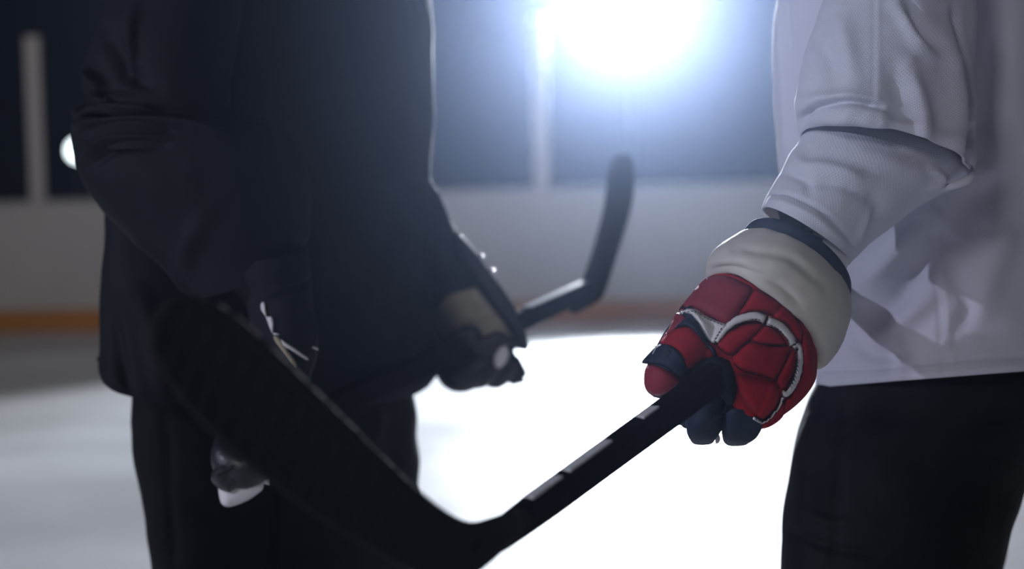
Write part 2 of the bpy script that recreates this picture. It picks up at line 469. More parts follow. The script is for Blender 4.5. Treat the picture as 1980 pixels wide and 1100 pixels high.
# floodlights
def floodlight(name, label, pos, aim, rad, glass, stand=True, group=None, heads=((0, 0),), ceiling=False):
    base = Vector((pos.x, pos.y, 9.0 if ceiling else -.01))
    t = thing(name, label, 'floodlight', base, group)
    q = (Vector(aim) - pos).to_track_quat('Z', 'Y').to_matrix().to_4x4()
    for hx, hy in heads:
        mt = Matrix.Translation(pos) @ q @ Matrix.Translation((hx, hy, 0))
        bm = bmesh.new()
        lathe(bm, [(rad * .35, -.30), (rad * .5, -.28), (rad * .8, -.14), (rad * 1.06, .02), (rad * 1.08, .05), (rad, .05), (rad * .97, -.02), (rad * .5, -.06)], 32, mt)
        hs = bmobj('lamp_housing', bm, 'lamp_housing', t, True)
        bm = bmesh.new(); lathe(bm, [(rad * .97, 0), (rad * .97, .012), (rad * .6, .03), (rad * .1, .035)], 32, mt)
        bmobj('lamp_lens', bm, glass, hs, True)
    side = q.to_3x3() @ Vector((1, 0, 0)); w_ = max(abs(h[0]) for h in heads) + rad * 1.25
    bm = bmesh.new()
    back = pos - (q.to_3x3() @ Vector((0, 0, 1))) * .34
    box(bm, back, (w_ * 2, .05, .06), .008, q.to_3x3() @ Matrix.Identity(3))
    bmobj('bracket', bm, 'lamp_housing', t)
    bm = bmesh.new()
    if ceiling: lathe(bm, [(.03, 0), (.03, 8.99 - back.z)], 12, Matrix.Translation(back)); bmobj('drop_rod', bm, 'lamp_housing', t)
    else:
        lathe(bm, [(.20, 0), (.20, .03), (.05, .06), (.045, back.z)], 16, Matrix.Translation((back.x, back.y, -.01))); bmobj('pole', bm, 'lamp_housing', t)
    return t
floodlight('floodlight', 'big bright floodlight glaring above the boards between the two players', FLOOD, (.15, 3, .9), .20, 'lamp_glass', heads=((-.235, 0), (.235, 0)))
FAR = P(152, 291, 27)
floodlight('floodlight', 'small round distant floodlight just left of the dark player\'s elbow', FAR, (-1, 0, 1), .17, 'far_lamp_glass')
floodlight('floodlight', 'side floodlight standing off on the left shining on the white player', SIDE, (.6, 2.3, .9), .16, 'fill_glass')
t = thing('ceiling_light', 'square hanging arena lamp behind the camera', 'ceiling light', (FILL.x, FILL.y, 9))
q = (Vector((.9, 3, .6)) - FILL).to_track_quat('-Z', 'Y').to_matrix()
boxobj('lamp_housing', FILL, (1.45, 1.45, .12), 'lamp_housing', t, .02, q)
boxobj('lamp_lens', FILL + q @ Vector((0, 0, -.066)), (1.3, 1.3, .012), 'fill_glass', t, 0, q)
bm = bmesh.new(); lathe(bm, [(.02, 0), (.02, 9 - FILL.z - .05)], 10, Matrix.Translation(FILL + Vector((0, 0, .04)))); bmobj('drop_rod', bm, 'lamp_housing', t)
t = thing('ceiling_light', 'added round lamp out of view on the left, brightening the boards', 'ceiling light', (-7, 1.9, 9))  # fixture added to carry the board fill spot
q = (Vector((-3.5, 14.5, .6)) - Vector((-7, 2, 4.44))).to_track_quat('Z', 'Y').to_matrix().to_4x4()
bm = bmesh.new(); lathe(bm, [(.1, -.5), (.2, -.45), (.34, -.2), (.36, -.06), (.33, -.06), (.30, -.16)], 32, Matrix.Translation((-7, 2, 4.44)) @ q); bmobj('lamp_housing', bm, 'lamp_housing', t, True)
bm = bmesh.new(); lathe(bm, [(.02, 0), (.02, 4.5)], 10, Matrix.Translation((-7.1, 1.66, 4.5))); bmobj('drop_rod', bm, 'lamp_housing', t)

# ================================================================ PEOPLE
def body(root, joints, edges, material='skin'):
    """one continuous skinned figure; joints: name -> (point, radius); first is the pelvis"""
    names = list(joints); verts = [joints[k][0] for k in names]
    me = bpy.data.meshes.new('body'); me.from_pydata([tuple(v) for v in verts], [(names.index(a), names.index(b)) for a, b in edges], [])
    o = link('body', me, material, root, False)
    md = o.modifiers.new('skin', 'SKIN'); md.use_smooth_shade = True
    for i, k in enumerate(names):
        r = joints[k][1]; r = r if isinstance(r, tuple) else (r, r)
        me.skin_vertices[0].data[i].radius = r
        me.skin_vertices[0].data[i].use_root = i == 0
    s = o.modifiers.new('sub', 'SUBSURF'); s.levels = 2; s.render_levels = 2
    return o
def head(root, c, face, shell, tilt=0):
    """face, ears, hair and helmet round a head centre c looking along face"""
    f = Vector(face).normalized(); up = Vector((0, 0, 1)); rt = f.cross(up).normalized(); up = rt.cross(f)
    mt = Matrix.Translation(c) @ Matrix((rt, f, up)).transposed().to_4x4()
    bm = bmesh.new(); bmesh.ops.create_uvsphere(bm, u_segments=48, v_segments=36, radius=1)
    for v in bm.verts:
        x, y, z = v.co
        n_ = Vector((x * .077, y * .097, z * .118))
        if z < 0: n_.x *= 1 - .28 * (-z) ** 1.4; n_.y *= 1 - .1 * (-z) if y > 0 else 1 - .35 * (-z)
        if y > 0:
            ex = lambda cx, cz, wx, wz: math.exp(-((n_.x - cx) / wx) ** 2 - ((n_.z - cz) / wz) ** 2)
            n_.y += .024 * ex(0, -.028, .011, .013) + .014 * ex(0, -.008, .008, .022)      # nose
            n_.y += .006 * ex(0, .022, .045, .009)                                       # brow
            n_.y -= .012 * ex(.031, .004, .014, .010) + .012 * ex(-.031, .004, .014, .010)   # eye hollows
            n_.y += .006 * ex(0, -.056, .02, .005) + .006 * ex(0, -.067, .018, .005) - .004 * ex(0, -.0615, .022, .0025)   # lips
            n_.y += .009 * ex(0, -.095, .02, .012)                                       # chin
        v.co = n_
    bm.transform(mt); h = bmobj('head', bm, 'skin', root, True)
    for s in (-1, 1):
        bm = bmesh.new(); bmesh.ops.create_uvsphere(bm, u_segments=16, v_segments=12, radius=.012)
        bm.transform(mt @ Matrix.Translation((s * .031, .078, .004))); bmobj('eye', bm, 'eye', h, True)
        bm = bmesh.new(); bmesh.ops.create_uvsphere(bm, u_segments=20, v_segments=14, radius=1)
        bmesh.ops.scale(bm, vec=(.009, .019, .032), verts=bm.verts)
        bm.transform(mt @ Matrix.Translation((s * .077, -.004, -.006)) @ Matrix.Rotation(s * .25, 4, 'Z')); bmobj('ear', bm, 'skin', h, True)
    bm = bmesh.new(); bmesh.ops.create_uvsphere(bm, u_segments=40, v_segments=28, radius=1)
    bmesh.ops.delete(bm, geom=[v for v in bm.verts if v.co.z < .0 and v.co.y > -.25 or v.co.z < -.45], context='VERTS')
    bmesh.ops.scale(bm, vec=(.083, .104, .125), verts=bm.verts); bm.transform(mt); hr = bmobj('hair', bm, 'hair', h, True)
    bm = bmesh.new(); bmesh.ops.create_uvsphere(bm, u_segments=48, v_segments=32, radius=1)
    bmesh.ops.delete(bm, geom=[v for v in bm.verts if v.co.z < (.22 if v.co.y > .1 else -.18)], context='VERTS')
    for v in bm.verts:
        k = 1 + .04 * math.cos(6 * math.atan2(v.co.x, v.co.y)) * max(0, 1 - abs(v.co.z))
        v.co = Vector((v.co.x * .100 * k, v.co.y * .122 * k, v.co.z * .140))
    bm.transform(mt @ Matrix.Translation((0, 0, .008))); he = bmobj('helmet', bm, shell, root, True)
    md = he.modifiers.new('shell', 'SOLIDIFY'); md.thickness = .008; md.offset = -1
    return h
def foot_gear(root, ankle, fwd, toe_len=.28):
    """hockey skate under the ankle: boot, holder and steel runner standing on the ice"""
    f = Vector(fwd); f.z = 0; f.normalize(); sd = Vector((-f.y, f.x, 0)); rm = Matrix((f, sd, Vector((0, 0, 1)))).transposed().to_4x4()
    mt = Matrix.Translation((ankle.x, ankle.y, 0)) @ rm
    prof = [(-.085, .075, .2, .030), (-.09, .075, .17, .036), (-.07, .07, .235, .040), (-.02, .07, .245, .042), (.03, .07, .20, .043), (.07, .07, .155, .046), (.13, .07, .125, .046), (.18, .07, .11, .038), (.20, .075, .10, .02)]
    bm = bmesh.new(); rings = []
    for x, z0, z1, wd in prof[1:]:
        rings.append([bm.verts.new(mt @ Vector((x, wd * math.cos(a) * (1 if abs(math.cos(a)) < .9 else 1), (z0 + z1) / 2 + (z1 - z0) / 2 * math.sin(a)))) for a in [2 * math.pi * k / 20 for k in range(20)]])
    for a, b in zip(rings, rings[1:]):
        for k in range(20): bm.faces.new((a[k], a[(k + 1) % 20], b[(k + 1) % 20], b[k]))
    bm.faces.new(rings[0][::-1]); bm.faces.new(rings[-1])
    sk = bmobj('skate', bm, 'black_leather', root, True)
    bm = bmesh.new()
    box(bm, (-.05, 0, .052), (.07, .022, .05), .004); box(bm, (.12, 0, .052), (.08, .022, .05), .004); box(bm, (.04, 0, .032), (.27, .014, .018), .004)
    bm.transform(mt); bmobj('blade_holder', bm, 'white_plastic', sk)
    bm = bmesh.new(); box(bm, (.04, 0, .012), (.28, .0035, .024), .001); bm.transform(mt); bmobj('skate_blade', bm, 'steel', sk)

# ---------------------------------------------------------------- the white player (right)
WB = P(1840, 1100, 2.38); WB.z = 0
wp = thing('person', 'player in white jersey and black hockey pants on the right, gripping the near stick', 'person', WB)
hipz = .90
pel = P(1800, 640, 2.52)
def V(px, py, d): return P(px, py, d)
J = {'pelvis': (V(1800, 640, 2.52), (.115, .115)), 'belly': (V(1830, 450, 2.52), .115), 'chest': (V(1825, 160, 2.48), (.12, .12)), 'collar': (V(1835, -60, 2.46), (.09, .09)), 'neck': (V(1828, -190, 2.46), .055), 'skull': (V(1812, -300, 2.46), .06),
     'sh_l': (V(1770, -30, 2.30), .05), 'el_l': (V(1750, 270, 2.20), .042), 'wr_l': (V(1520, 480, 2.14), .032), 'ha_l': (V(1440, 640, 2.08), .035),
     'sh_r': (V(1810, -30, 2.58), .065), 'el_r': (V(1800, 300, 2.62), .048), 'wr_r': (V(1680, 520, 2.52), .032), 'ha_r': (V(1625, 560, 2.48), .032)}
def leg_joints(J, side, hip, knee, ankle):
    J['hip_' + side] = (hip, .078); J['thigh_' + side] = ((hip + knee) / 2, .078); J['knee_' + side] = (knee, .062); J['calf_' + side] = (knee.lerp(ankle, .35) , .058); J['ankle_' + side] = (ankle, .036)
yl = 2.31 * math.cos(PITCH)
kl = P(1700, 1180, 2.38); kl.z = .50; al = Vector((kl.x + .07, kl.y - .02, .17))
kr = P(1740, 1180, 2.62); kr.z = .50; ar = Vector((kr.x + .10, kr.y + .06, .17))
leg_joints(J, 'l', pel + Vector((0, -.08, -.03)), kl, al); leg_joints(J, 'r', pel + Vector((0, .08, -.03)), kr, ar)
E = [('pelvis', 'belly'), ('belly', 'chest'), ('chest', 'collar'), ('collar', 'neck'), ('neck', 'skull')]
for s in 'lr': E += [('collar', 'sh_' + s), ('sh_' + s, 'el_' + s), ('el_' + s, 'wr_' + s), ('wr_' + s, 'ha_' + s), ('pelvis', 'hip_' + s), ('hip_' + s, 'thigh_' + s), ('thigh_' + s, 'knee_' + s), ('knee_' + s, 'calf_' + s), ('calf_' + s, 'ankle_' + s)]
body(wp, J, E)
head(wp, V(1800, -380, 2.46), (-1, -.1, -.1), 'helmet_white')
for s, f in (('l', (-1, -.25, 0)), ('r', (-1, .2, 0))):
    k, a = J['knee_' + s][0], J['ankle_' + s][0]
    tube('sock', [k + Vector((0, 0, .06)), k + Vector((-.01, 0, -.05)), k.lerp(a, .4), a + Vector((0, 0, .02))], [.082, .080, .074, .05], 'sock_knit', wp, 24)
    foot_gear(wp, a, f)

# jersey: trunk
wj = loft('jersey', [
    S_((1690, -235), (1960, -235), 2.46, .09), S_((1610, -190), (2050, -190), 2.46, .20), S_((1540, -110), (2110, -110), 2.46, .215),
    S_((1503, 0), (2130, 0), 2.46, .215), S_((1495, 150), (2135, 150), 2.46, .215), S_((1506, 330), (2140, 320), 2.46, .215),
    S_((1535, 450), (2142, 430), 2.47, .21), S_((1570, 560), (2146, 530), 2.48, .21), S_((1582, 650), (2150, 610), 2.48, .215), S_((1578, 722), (2155, 680), 2.48, .22), S_((1577, 749), (2157, 704), 2.48, .222)],
    'white_knit', wp, n=220, steps=16, caps=(True, False), thick=.003, wob=.004, wscale=7, seed=3, folds=[
    ([(1815, 372), (1805, 480), (1818, 600), (1832, 722)], 4, -.004), ([(1822, 372), (1812, 480), (1825, 600), (1838, 722)], 5, .003),
    ([(1590, 716), (1700, 712), (1840, 698), (1985, 690)], 4, -.0035), ([(1590, 736), (1700, 731), (1840, 717), (1985, 706)], 9, .003),
    ([(1660, 560), (1720, 500), (1790, 420)], 22, .014), ([(1690, 610), (1750, 560), (1810, 470)], 22, -.012),
    ([(1700, 660), (1770, 600), (1815, 560)], 20, .010), ([(1845, 520), (1870, 590), (1850, 650)], 18, -.012), ([(1850, 610), (1900, 560), (1930, 480)], 30, .010),
    ([(1850, 460), (1900, 380), (1985, 330)], 28, -.012), ([(1880, 560), (1950, 430), (2000, 380)], 32, .012),
    ([(1640, 640), (1680, 680), (1760, 690)], 16, -.008), ([(1720, 640), (1740, 690), (1735, 735)], 14, .006),
    ([(1935, 20), (1925, 160), (1905, 300)], 22, -.014), ([(1520, 0), (1524, 110)], 6, -.010), ([(1512, 0), (1516, 140), (1520, 300)], 9, .008)])
# near sleeve, upper part hanging over the forearm
w_up = loft('sleeve', [
    S_((1690, -215), (1900, -210), 2.26, .13), S_((1640, -170), (1900, -160), 2.24, .13), S_((1612, -80), (1893, -80), 2.22, .13), S_((1592, 0), (1886, 0), 2.20, (.125, .13)), S_((1566, 80), (1885, 90), 2.18, (.125, .13)),
    S_((1548, 150), (1884, 180), 2.17, (.13, .13)), S_((1538, 205), (1884, 262), 2.17, (.135, .13), (10, -20)), S_((1540, 238), (1885, 318), 2.17, (.14, .13), (25, -42)),
    S_((1549, 262), (1876, 350), 2.17, (.138, .13), (32, -52))],
    'white_knit', wj, n=200, steps=16, caps=(True, False), thick=.003, wob=.004, wscale=10, seed=9, folds=[
    ([(1550, 232), (1580, 210), (1640, 197), (1700, 206)], 7, -.011), ([(1552, 200), (1620, 188), (1690, 196)], 14, .010), ([(1585, 226), (1650, 222), (1700, 234)], 17, .020), ([(1690, 232), (1702, 236)], 16, .010),
    ([(1690, -20), (1690, 100), (1690, 195)], 3, -.0014), ([(1698, -20), (1698, 100), (1696, 190)], 5, .0012),
    ([(1735, 10), (1765, 70), (1800, 110)], 12, .010), ([(1755, 0), (1785, 60), (1812, 90)], 10, -.009), ([(1760, 130), (1785, 220), (1790, 290)], 16, .010), ([(1725, 130), (1738, 180), (1744, 215)], 18, -.008),
    ([(1845, 20), (1868, 150), (1872, 320)], 8, -.010), ([(1830, 60), (1850, 180), (1850, 300)], 18, .012), ([(1885, 0), (1892, 120), (1882, 230)], 10, .012),
    ([(1570, 60), (1600, 110), (1610, 170)], 14, -.006), ([(1625, 20), (1640, 100), (1650, 160)], 18, .008)])
w_fo = loft('sleeve', [
    S_((1590, 235), (1868, 300), 2.20, .095, (20, -30)), S_((1562, 245), (1872, 348), 2.18, .10, (20, -36)), S_((1535, 285), (1828, 372), 2.165, .102, (16, -28)), S_((1508, 335), (1770, 405), 2.15, .10, (12, -22)),
    S_((1488, 372), (1705, 452), 2.14, .098, (10, -18)), S_((1477, 396), (1655, 497), 2.135, .097, (8, -16)), S_((1475, 403), (1643, 510), 2.134, .096, (8, -16))],
    'white_knit', wj, n=180, steps=16, caps=(False, False), thick=.003, wob=.003, wscale=12, seed=2, folds=[
    ([(1484, 372), (1530, 378), (1590, 410), (1650, 470)], 4, -.0035), ([(1480, 388), (1530, 398), (1590, 432), (1640, 485)], 9, .004),
    ([(1530, 300), (1560, 325), (1600, 330), (1680, 350)], 16, .010), ([(1560, 350), (1620, 352), (1680, 380)], 14, -.007), ([(1510, 330), (1555, 345), (1565, 370)], 9, -.006),
    ([(1800, 325), (1820, 345), (1790, 370)], 8, .009), ([(1680, 345), (1695, 400), (1680, 450)], 16, -.007), ([(1640, 290), (1730, 320), (1800, 340)], 22, .008), ([(1690, 400), (1670, 440), (1655, 480)], 8, .006)])
# the rolled tail of the elbow fold
tube('elbow_fold', [V(1806, 366, 2.12), V(1838, 360, 2.11), V(1866, 350, 2.11), V(1878, 338, 2.115), V(1876, 322, 2.12)], [.002, .0045, .0055, .005, .003], 'white_knit', wj, 16)
# far sleeve
loft('sleeve', [S_((1690, -200), (1960, -200), 2.60, .10), S_((1650, -60), (1950, -60), 2.62, .12), S_((1660, 150), (1960, 150), 2.64, .12), S_((1650, 330), (1930, 340), 2.64, .11),
    S_((1650, 430), (1860, 480), 2.58, .09), S_((1630, 500), (1760, 580), 2.53, .07)], 'white_knit', wj, n=80, steps=8, caps=(True, False), thick=.003, wob=.006, wscale=10)

# pants
wpant = loft('hockey_pants', [
    S_((1605, 690), (2120, 690), 2.47, .18), S_((1583, 745), (2120, 745), 2.47, .19), S_((1565, 790), (2100, 800), 2.46, (.18, .2)), S_((1545, 850), (2040, 850), 2.43, (.165, .2)), S_((1528, 930), (1985, 930), 2.40, (.15, .16)),
    S_((1514, 1000), (1967, 1000), 2.38, (.145, .15)), S_((1506, 1080), (1945, 1090), 2.36, (.14, .14)), S_((1502, 1150), (1925, 1160), 2.35, (.14, .14)), S_((1505, 1215), (1905, 1225), 2.35, (.13, .13))],
    'pants', wp, n=120, steps=12, caps=(True, False), thick=.01, wob=.010, wscale=5, folds=[
    ([(1590, 760), (1570, 900), (1550, 1090)], 26, .006), ([(1640, 770), (1625, 900), (1610, 1090)], 5, -.007), ([(1530, 1030), (1620, 1060), (1700, 1070)], 8, -.006), ([(1560, 990), (1600, 1010), (1640, 1012)], 10, .006)])
loft('pant_leg', [S_((1640, 800), (2040, 800), 2.50, .14), S_((1600, 950), (1960, 950), 2.54, .13), S_((1590, 1080), (1935, 1080), 2.56, .13), S_((1600, 1190), (1910, 1190), 2.56, .13)],
    'pants', wpant, n=80, steps=8, caps=(True, False), thick=.01, wob=.008, wscale=6)

# forearm guard inside the cuff: white shell and navy strap pieces
eg = loft('elbow_guard', [S_((1545, 345), (1680, 425), 2.145, .055, (8, -12)), S_((1530, 400), (1652, 470), 2.135, .055, (8, -12)), S_((1520, 440), (1640, 512), 2.12, .055, (8, -12)), S_((1500, 480), (1620, 560), 2.11, .053, (8, -12))], 'white_plastic', wp, n=64, steps=8)
pad('strap', [(1500, 392), (1552, 418), (1557, 442), (1572, 448), (1569, 456), (1545, 452), (1500, 442), (1508, 425)], [eg.name_full], 'black_fabric', eg, bulge=.012, edge=8, smooth=3, step=4)
pad('strap', [(1502, 425), (1552, 440), (1592, 462), (1581, 490), (1560, 484), (1520, 470), (1490, 455)], [eg.name_full], 'navy', eg, bulge=.006, edge=5, smooth=1, step=4, depth=2.036, back=.03)

# ---- near glove
gl_ = loft('glove', [
    S_((1372, 536), (1577, 690), 2.10, (.072, .05), (24, -38)), S_((1345, 562), (1578, 715), 2.095, (.075, .05), (20, -26)), S_((1318, 600), (1575, 738), 2.09, (.078, .05), (12, -14)),
    S_((1318, 640), (1558, 765), 2.085, (.080, .05), (6, -8)), S_((1332, 680), (1532, 790), 2.08, (.078, .05)), S_((1352, 715), (1500, 812), 2.075, (.072, .045)), S_((1378, 750), (1478, 826), 2.07, (.06, .04)), S_((1400, 780), (1462, 828), 2.07, (.04, .03))],
    'red', wp, n=96, steps=10)
th = loft('thumb', [
    S_((1330, 590), (1410, 665), 2.07, (.050, .04)), S_((1298, 622), (1392, 690), 2.062, (.050, .04)), S_((1274, 660), (1372, 712), 2.055, (.047, .038)), S_((1254, 698), (1348, 735), 2.05, (.043, .035)), S_((1246, 730), (1325, 752), 2.048, (.038, .032)),
    S_((1250, 755), (1300, 768), 2.048, (.026, .024)), S_((1264, 768), (1284, 772), 2.048, .012)], 'navy', gl_, n=64, steps=8)
G = [gl_.name_full, th.name_full]
# thumb panels
pad('thumb_panel', [(1310, 604), (1332, 622), (1310, 634), (1290, 648), (1272, 664), (1292, 636)], G, 'red_sheen', th, bulge=.007, edge=8, step=4)
pad('thumb_panel', [(1292, 642), (1320, 630), (1345, 638), (1372, 668), (1380, 690), (1345, 708), (1325, 712), (1305, 676), (1276, 664)], G, 'red', th, bulge=.010, edge=12, step=5)
tb = pad('thumb_band', [(1276, 664), (1300, 668), (1320, 684), (1330, 712), (1315, 728), (1290, 712), (1268, 704), (1241, 702), (1254, 684)], G, 'navy', th, bulge=.013, edge=5, step=4, smooth=3)
pad('thumb_panel', [(1252, 706), (1275, 708), (1300, 722), (1314, 735), (1300, 752), (1278, 765), (1262, 764), (1248, 752), (1245, 728)], G, 'red_sheen', th, bulge=.010, edge=12, step=5)
tube('loose_thread', [V(1264, 668, 2.0), V(1268, 672, 1.995), V(1262, 684, 1.995)], [.0006, .0006, .0005], 'white_piping', th, 6)
# back of the hand
pad('cuff_panel', [(1366, 537), (1400, 532), (1436, 545), (1455, 560), (1440, 590), (1410, 627), (1385, 620), (1352, 600), (1330, 594), (1312, 600), (1335, 570)], G, 'red_sheen', gl_, bulge=.012, edge=22, step=6, smooth=4)
pad('back_panel', [(1456, 562), (1480, 566), (1512, 588), (1500, 612), (1482, 606), (1450, 604), (1424, 616), (1412, 626), (1436, 592)], G, 'red', gl_, bulge=.013, edge=14, step=5, smooth=3, grooves=[([(1512, 588), (1488, 612)], 3, .004)])
pad('back_panel', [(1512, 588), (1535, 608), (1552, 636), (1550, 668), (1540, 655), (1520, 628), (1494, 613)], G, 'red', gl_, bulge=.013, edge=12, step=5, smooth=3)
pad('back_panel', [(1384, 664), (1405, 640), (1438, 626), (1478, 628), (1450, 658), (1418, 686), (1400, 682)], G, 'red', gl_, bulge=.015, edge=14, step=5, smooth=3)
pad('back_panel', [(1478, 629), (1505, 642), (1522, 665), (1524, 668), (1490, 668), (1450, 660)], G, 'red', gl_, bulge=.014, edge=11, step=5, smooth=3)
pad('knuckle_panel', [(1448, 660), (1490, 669), (1526, 670), (1522, 695), (1500, 732), (1468, 726), (1430, 715), (1417, 690)], G, 'red', gl_, bulge=.018, edge=20, step=5, smooth=3)
pad('side_roll', [(1530, 678), (1541, 690), (1538, 716), (1525, 742), (1512, 753), (1500, 738), (1512, 712)], G, 'red', gl_, bulge=.015, edge=11, step=5, smooth=3)
pad('side_roll', [(1554, 640), (1568, 660), (1577, 700), (1572, 735), (1545, 775), (1522, 792), (1516, 780), (1532, 756), (1549, 716), (1550, 672)], G, 'red', gl_, bulge=.014, edge=10, step=5, smooth=3)
pad('finger_roll', [(1424, 722), (1470, 732), (1498, 738), (1508, 758), (1500, 790), (1474, 812), (1455, 796), (1435, 775), (1425, 750)], G, 'red', gl_, bulge=.020, edge=18, step=5, smooth=3, grooves=[([(1490, 742), (1474, 780), (1465, 800)], 3, .006)])
pad('finger_roll', [(1516, 768), (1518, 795), (1508, 812), (1486, 826), (1466, 829), (1470, 818), (1490, 806), (1506, 786)], G, 'red', gl_, bulge=.014, edge=9, step=4, smooth=3, back=.02)
# white piping with its stitching
a1 = pad('piping', [(1310, 612), (1322, 598), (1345, 596), (1362, 608), (1385, 619), (1407, 628), (1395, 648), (1380, 666), (1365, 652), (1348, 622), (1335, 608), (1318, 608)], G, 'white_piping', gl_, bulge=.016, edge=5, step=4, smooth=3)
pad('thumb_band', [(1300, 640), (1312, 624), (1326, 614), (1344, 620), (1362, 655), (1382, 672), (1382, 690), (1364, 668), (1340, 640), (1322, 630)], G, 'navy', gl_, bulge=.016, edge=5, step=4, smooth=3)
a2 = pad('piping', ribbon([(1384, 662), (1402, 637), (1428, 618), (1460, 611), (1480, 618)], 7, 9, 9.5), G, 'white_piping', gl_, bulge=.0165, edge=5, step=4, smooth=2)
a3 = pad('piping', ribbon([(1483, 620), (1508, 630), (1528, 652), (1534, 668)], 9.5, 9, 8), G, 'white_piping', gl_, bulge=.0165, edge=5, step=4, smooth=2)
a4 = pad('piping', ribbon([(1532, 673), (1545, 670), (1548, 700), (1540, 735), (1524, 760), (1512, 760)], 6, 7.5, 6), G, 'white_piping', gl_, bulge=.0165, edge=5, step=4, smooth=2)
a5 = pad('piping', ribbon([(1514, 768), (1504, 790), (1478, 817), (1456, 808)], 3, 4, 3), G, 'white_piping', gl_, bulge=.019, edge=4, step=4, smooth=2)
stitches('stitching', [(1322, 604), (1345, 602), (1368, 616), (1398, 628)], [a1.name_full], gl_)
stitches('stitching', [(1395, 634), (1380, 660)], [a1.name_full], gl_)
stitches('stitching', [(1404, 644), (1430, 626), (1460, 617), (1476, 622)], [a2.name_full], gl_)
stitches('stitching', [(1484, 626), (1504, 636), (1521, 655), (1527, 668)], [a3.name_full], gl_)
stitches('stitching', [(1536, 676), (1541, 700), (1534, 732), (1522, 750)], [a4.name_full], gl_)
# palm ring and curled fingers round the shaft
pad('palm', [(1336, 720), (1352, 696), (1380, 688), (1406, 696), (1420, 720), (1424, 760), (1410, 800), (1375, 800), (1345, 770), (1320, 760), (1318, 738)], G, 'black_fabric', gl_, bulge=.022, edge=22, step=6, smooth=3, back=.03)
for a in (([(1395, 745), (1425, 768), (1440, 810), (1408, 838)], .031, .0), ([(1350, 760), (1362, 790), (1376, 825), (1350, 815)], .027, .03)):
    pass
def finger(pts, rad, d):
    return tube('finger', [V(x, y, dd) for (x, y), dd in zip(pts, d)], rad, 'navy', gl_, 24, .9, .62)
finger([(1434, 748), (1438, 785), (1432, 818), (1424, 837)], [.0240, .0245, .0235, .018], [2.045, 2.035, 2.05, 2.075])
finger([(1384, 755), (1372, 790), (1360, 818), (1358, 838)], [.0215, .0230, .0215, .016], [2.05, 2.045, 2.06, 2.085])
finger([(1345, 775), (1342, 790), (1338, 806), (1336, 812)], [.016, .017, .016, .012], [2.085, 2.085, 2.09, 2.10])
finger([(1330, 770), (1330, 790), (1328, 806), (1328, 810)], [.018, .018, .016, .012], [2.11, 2.11, 2.12, 2.12])
pad('finger_lining', [(1436, 848), (1465, 832), (1466, 838), (1448, 850), (1420, 860)], G, 'white_piping', gl_, bulge=.002, edge=3, step=3, depth=2.062, back=.006, smooth=2)
pad('finger_lining', [(1389, 838), (1393, 848), (1390, 856), (1384, 858), (1383, 848)], G, 'white_piping', gl_, bulge=.002, edge=3, step=3, depth=2.10, back=.006, smooth=2)
# cuff roll and its navy lining
loft('cuff_lining', [S_((1434, 462), (1634, 590), 2.11, .070, (24, -44)), S_((1438, 447), (1642, 575), 2.115, .076, (24, -52)), S_((1446, 441), (1641, 562), 2.118, .074, (22, -52)), S_((1460, 452), (1625, 565), 2.115, .064, (22, -42))], 'navy', gl_, n=96, steps=8)
loft('cuff_roll', [S_((1395, 545), (1560, 680), 2.10, .070, (28, -44)), S_((1372, 538), (1578, 702), 2.10, .084, (24, -50)), S_((1366, 520), (1602, 698), 2.10, .094, (24, -54)), S_((1378, 492), (1628, 662), 2.105, .099, (24, -54)),
    S_((1405, 470), (1641, 618), 2.11, .095, (24, -50)), S_((1436, 455), (1640, 582), 2.115, .084, (22, -44)), S_((1465, 462), (1618, 570), 2.115, .070, (20, -36))],
    'cream_leather', gl_, n=140, steps=12, wob=.0025, wscale=16, folds=[([(1420, 478), (1470, 485), (1530, 500), (1590, 550)], 10, -.004), ([(1370, 520), (1430, 520), (1500, 548), (1550, 590)], 8, -.004), ([(1370, 532), (1420, 530), (1490, 562), (1550, 620)], 7, .004)])
# far glove of the white player on the butt end, hidden behind the near one
gf = loft('glove', [S_((1650, 490), (1735, 560), 2.53, .055), S_((1620, 520), (1715, 600), 2.50, .06), S_((1590, 540), (1690, 625), 2.48, .06), S_((1580, 565), (1665, 640), 2.47, .055), S_((1585, 590), (1640, 640), 2.465, .03)], 'red', wp, n=48, steps=6)
for k in range(4):
    tube('finger', [V(1645 - 16 * k, 628 - 8 * k, 2.47), V(1632 - 16 * k, 636 - 10 * k, 2.43), V(1618 - 14 * k, 618 - 10 * k, 2.425)], [.016, .017, .014], 'red', gf, 12)

# ---- the near stick: shaft, heel, taped blade
HEEL = V(925, 1065, 1.55)
GRIP = V(1383, 731, 2.00)
sdir = (GRIP - HEEL).normalized()
sdir = (GRIP - HEEL).normalized()
st = thing('hockey_stick', 'black hockey stick held by the red glove, blurred blade nearest the camera', 'hockey stick', HEEL)
def shaft(name, a, b, wd, th, upv, material, parent, bev=.005):
    ax = (b - a); l = ax.length; ax.normalize(); Y = (upv - ax * upv.dot(ax)).normalized(); X = Y.cross(ax)
    rot = Matrix((ax, Y, X)).transposed()
    return boxobj(name, (a + b) / 2, (l, wd, th), material, parent, bev, rot)
upimg = (V(925, 900, 1.5) - V(925, 1000, 1.5)).normalized()
fw = (V(990, 550, 2) - V(990, 550, 1)).normalized()
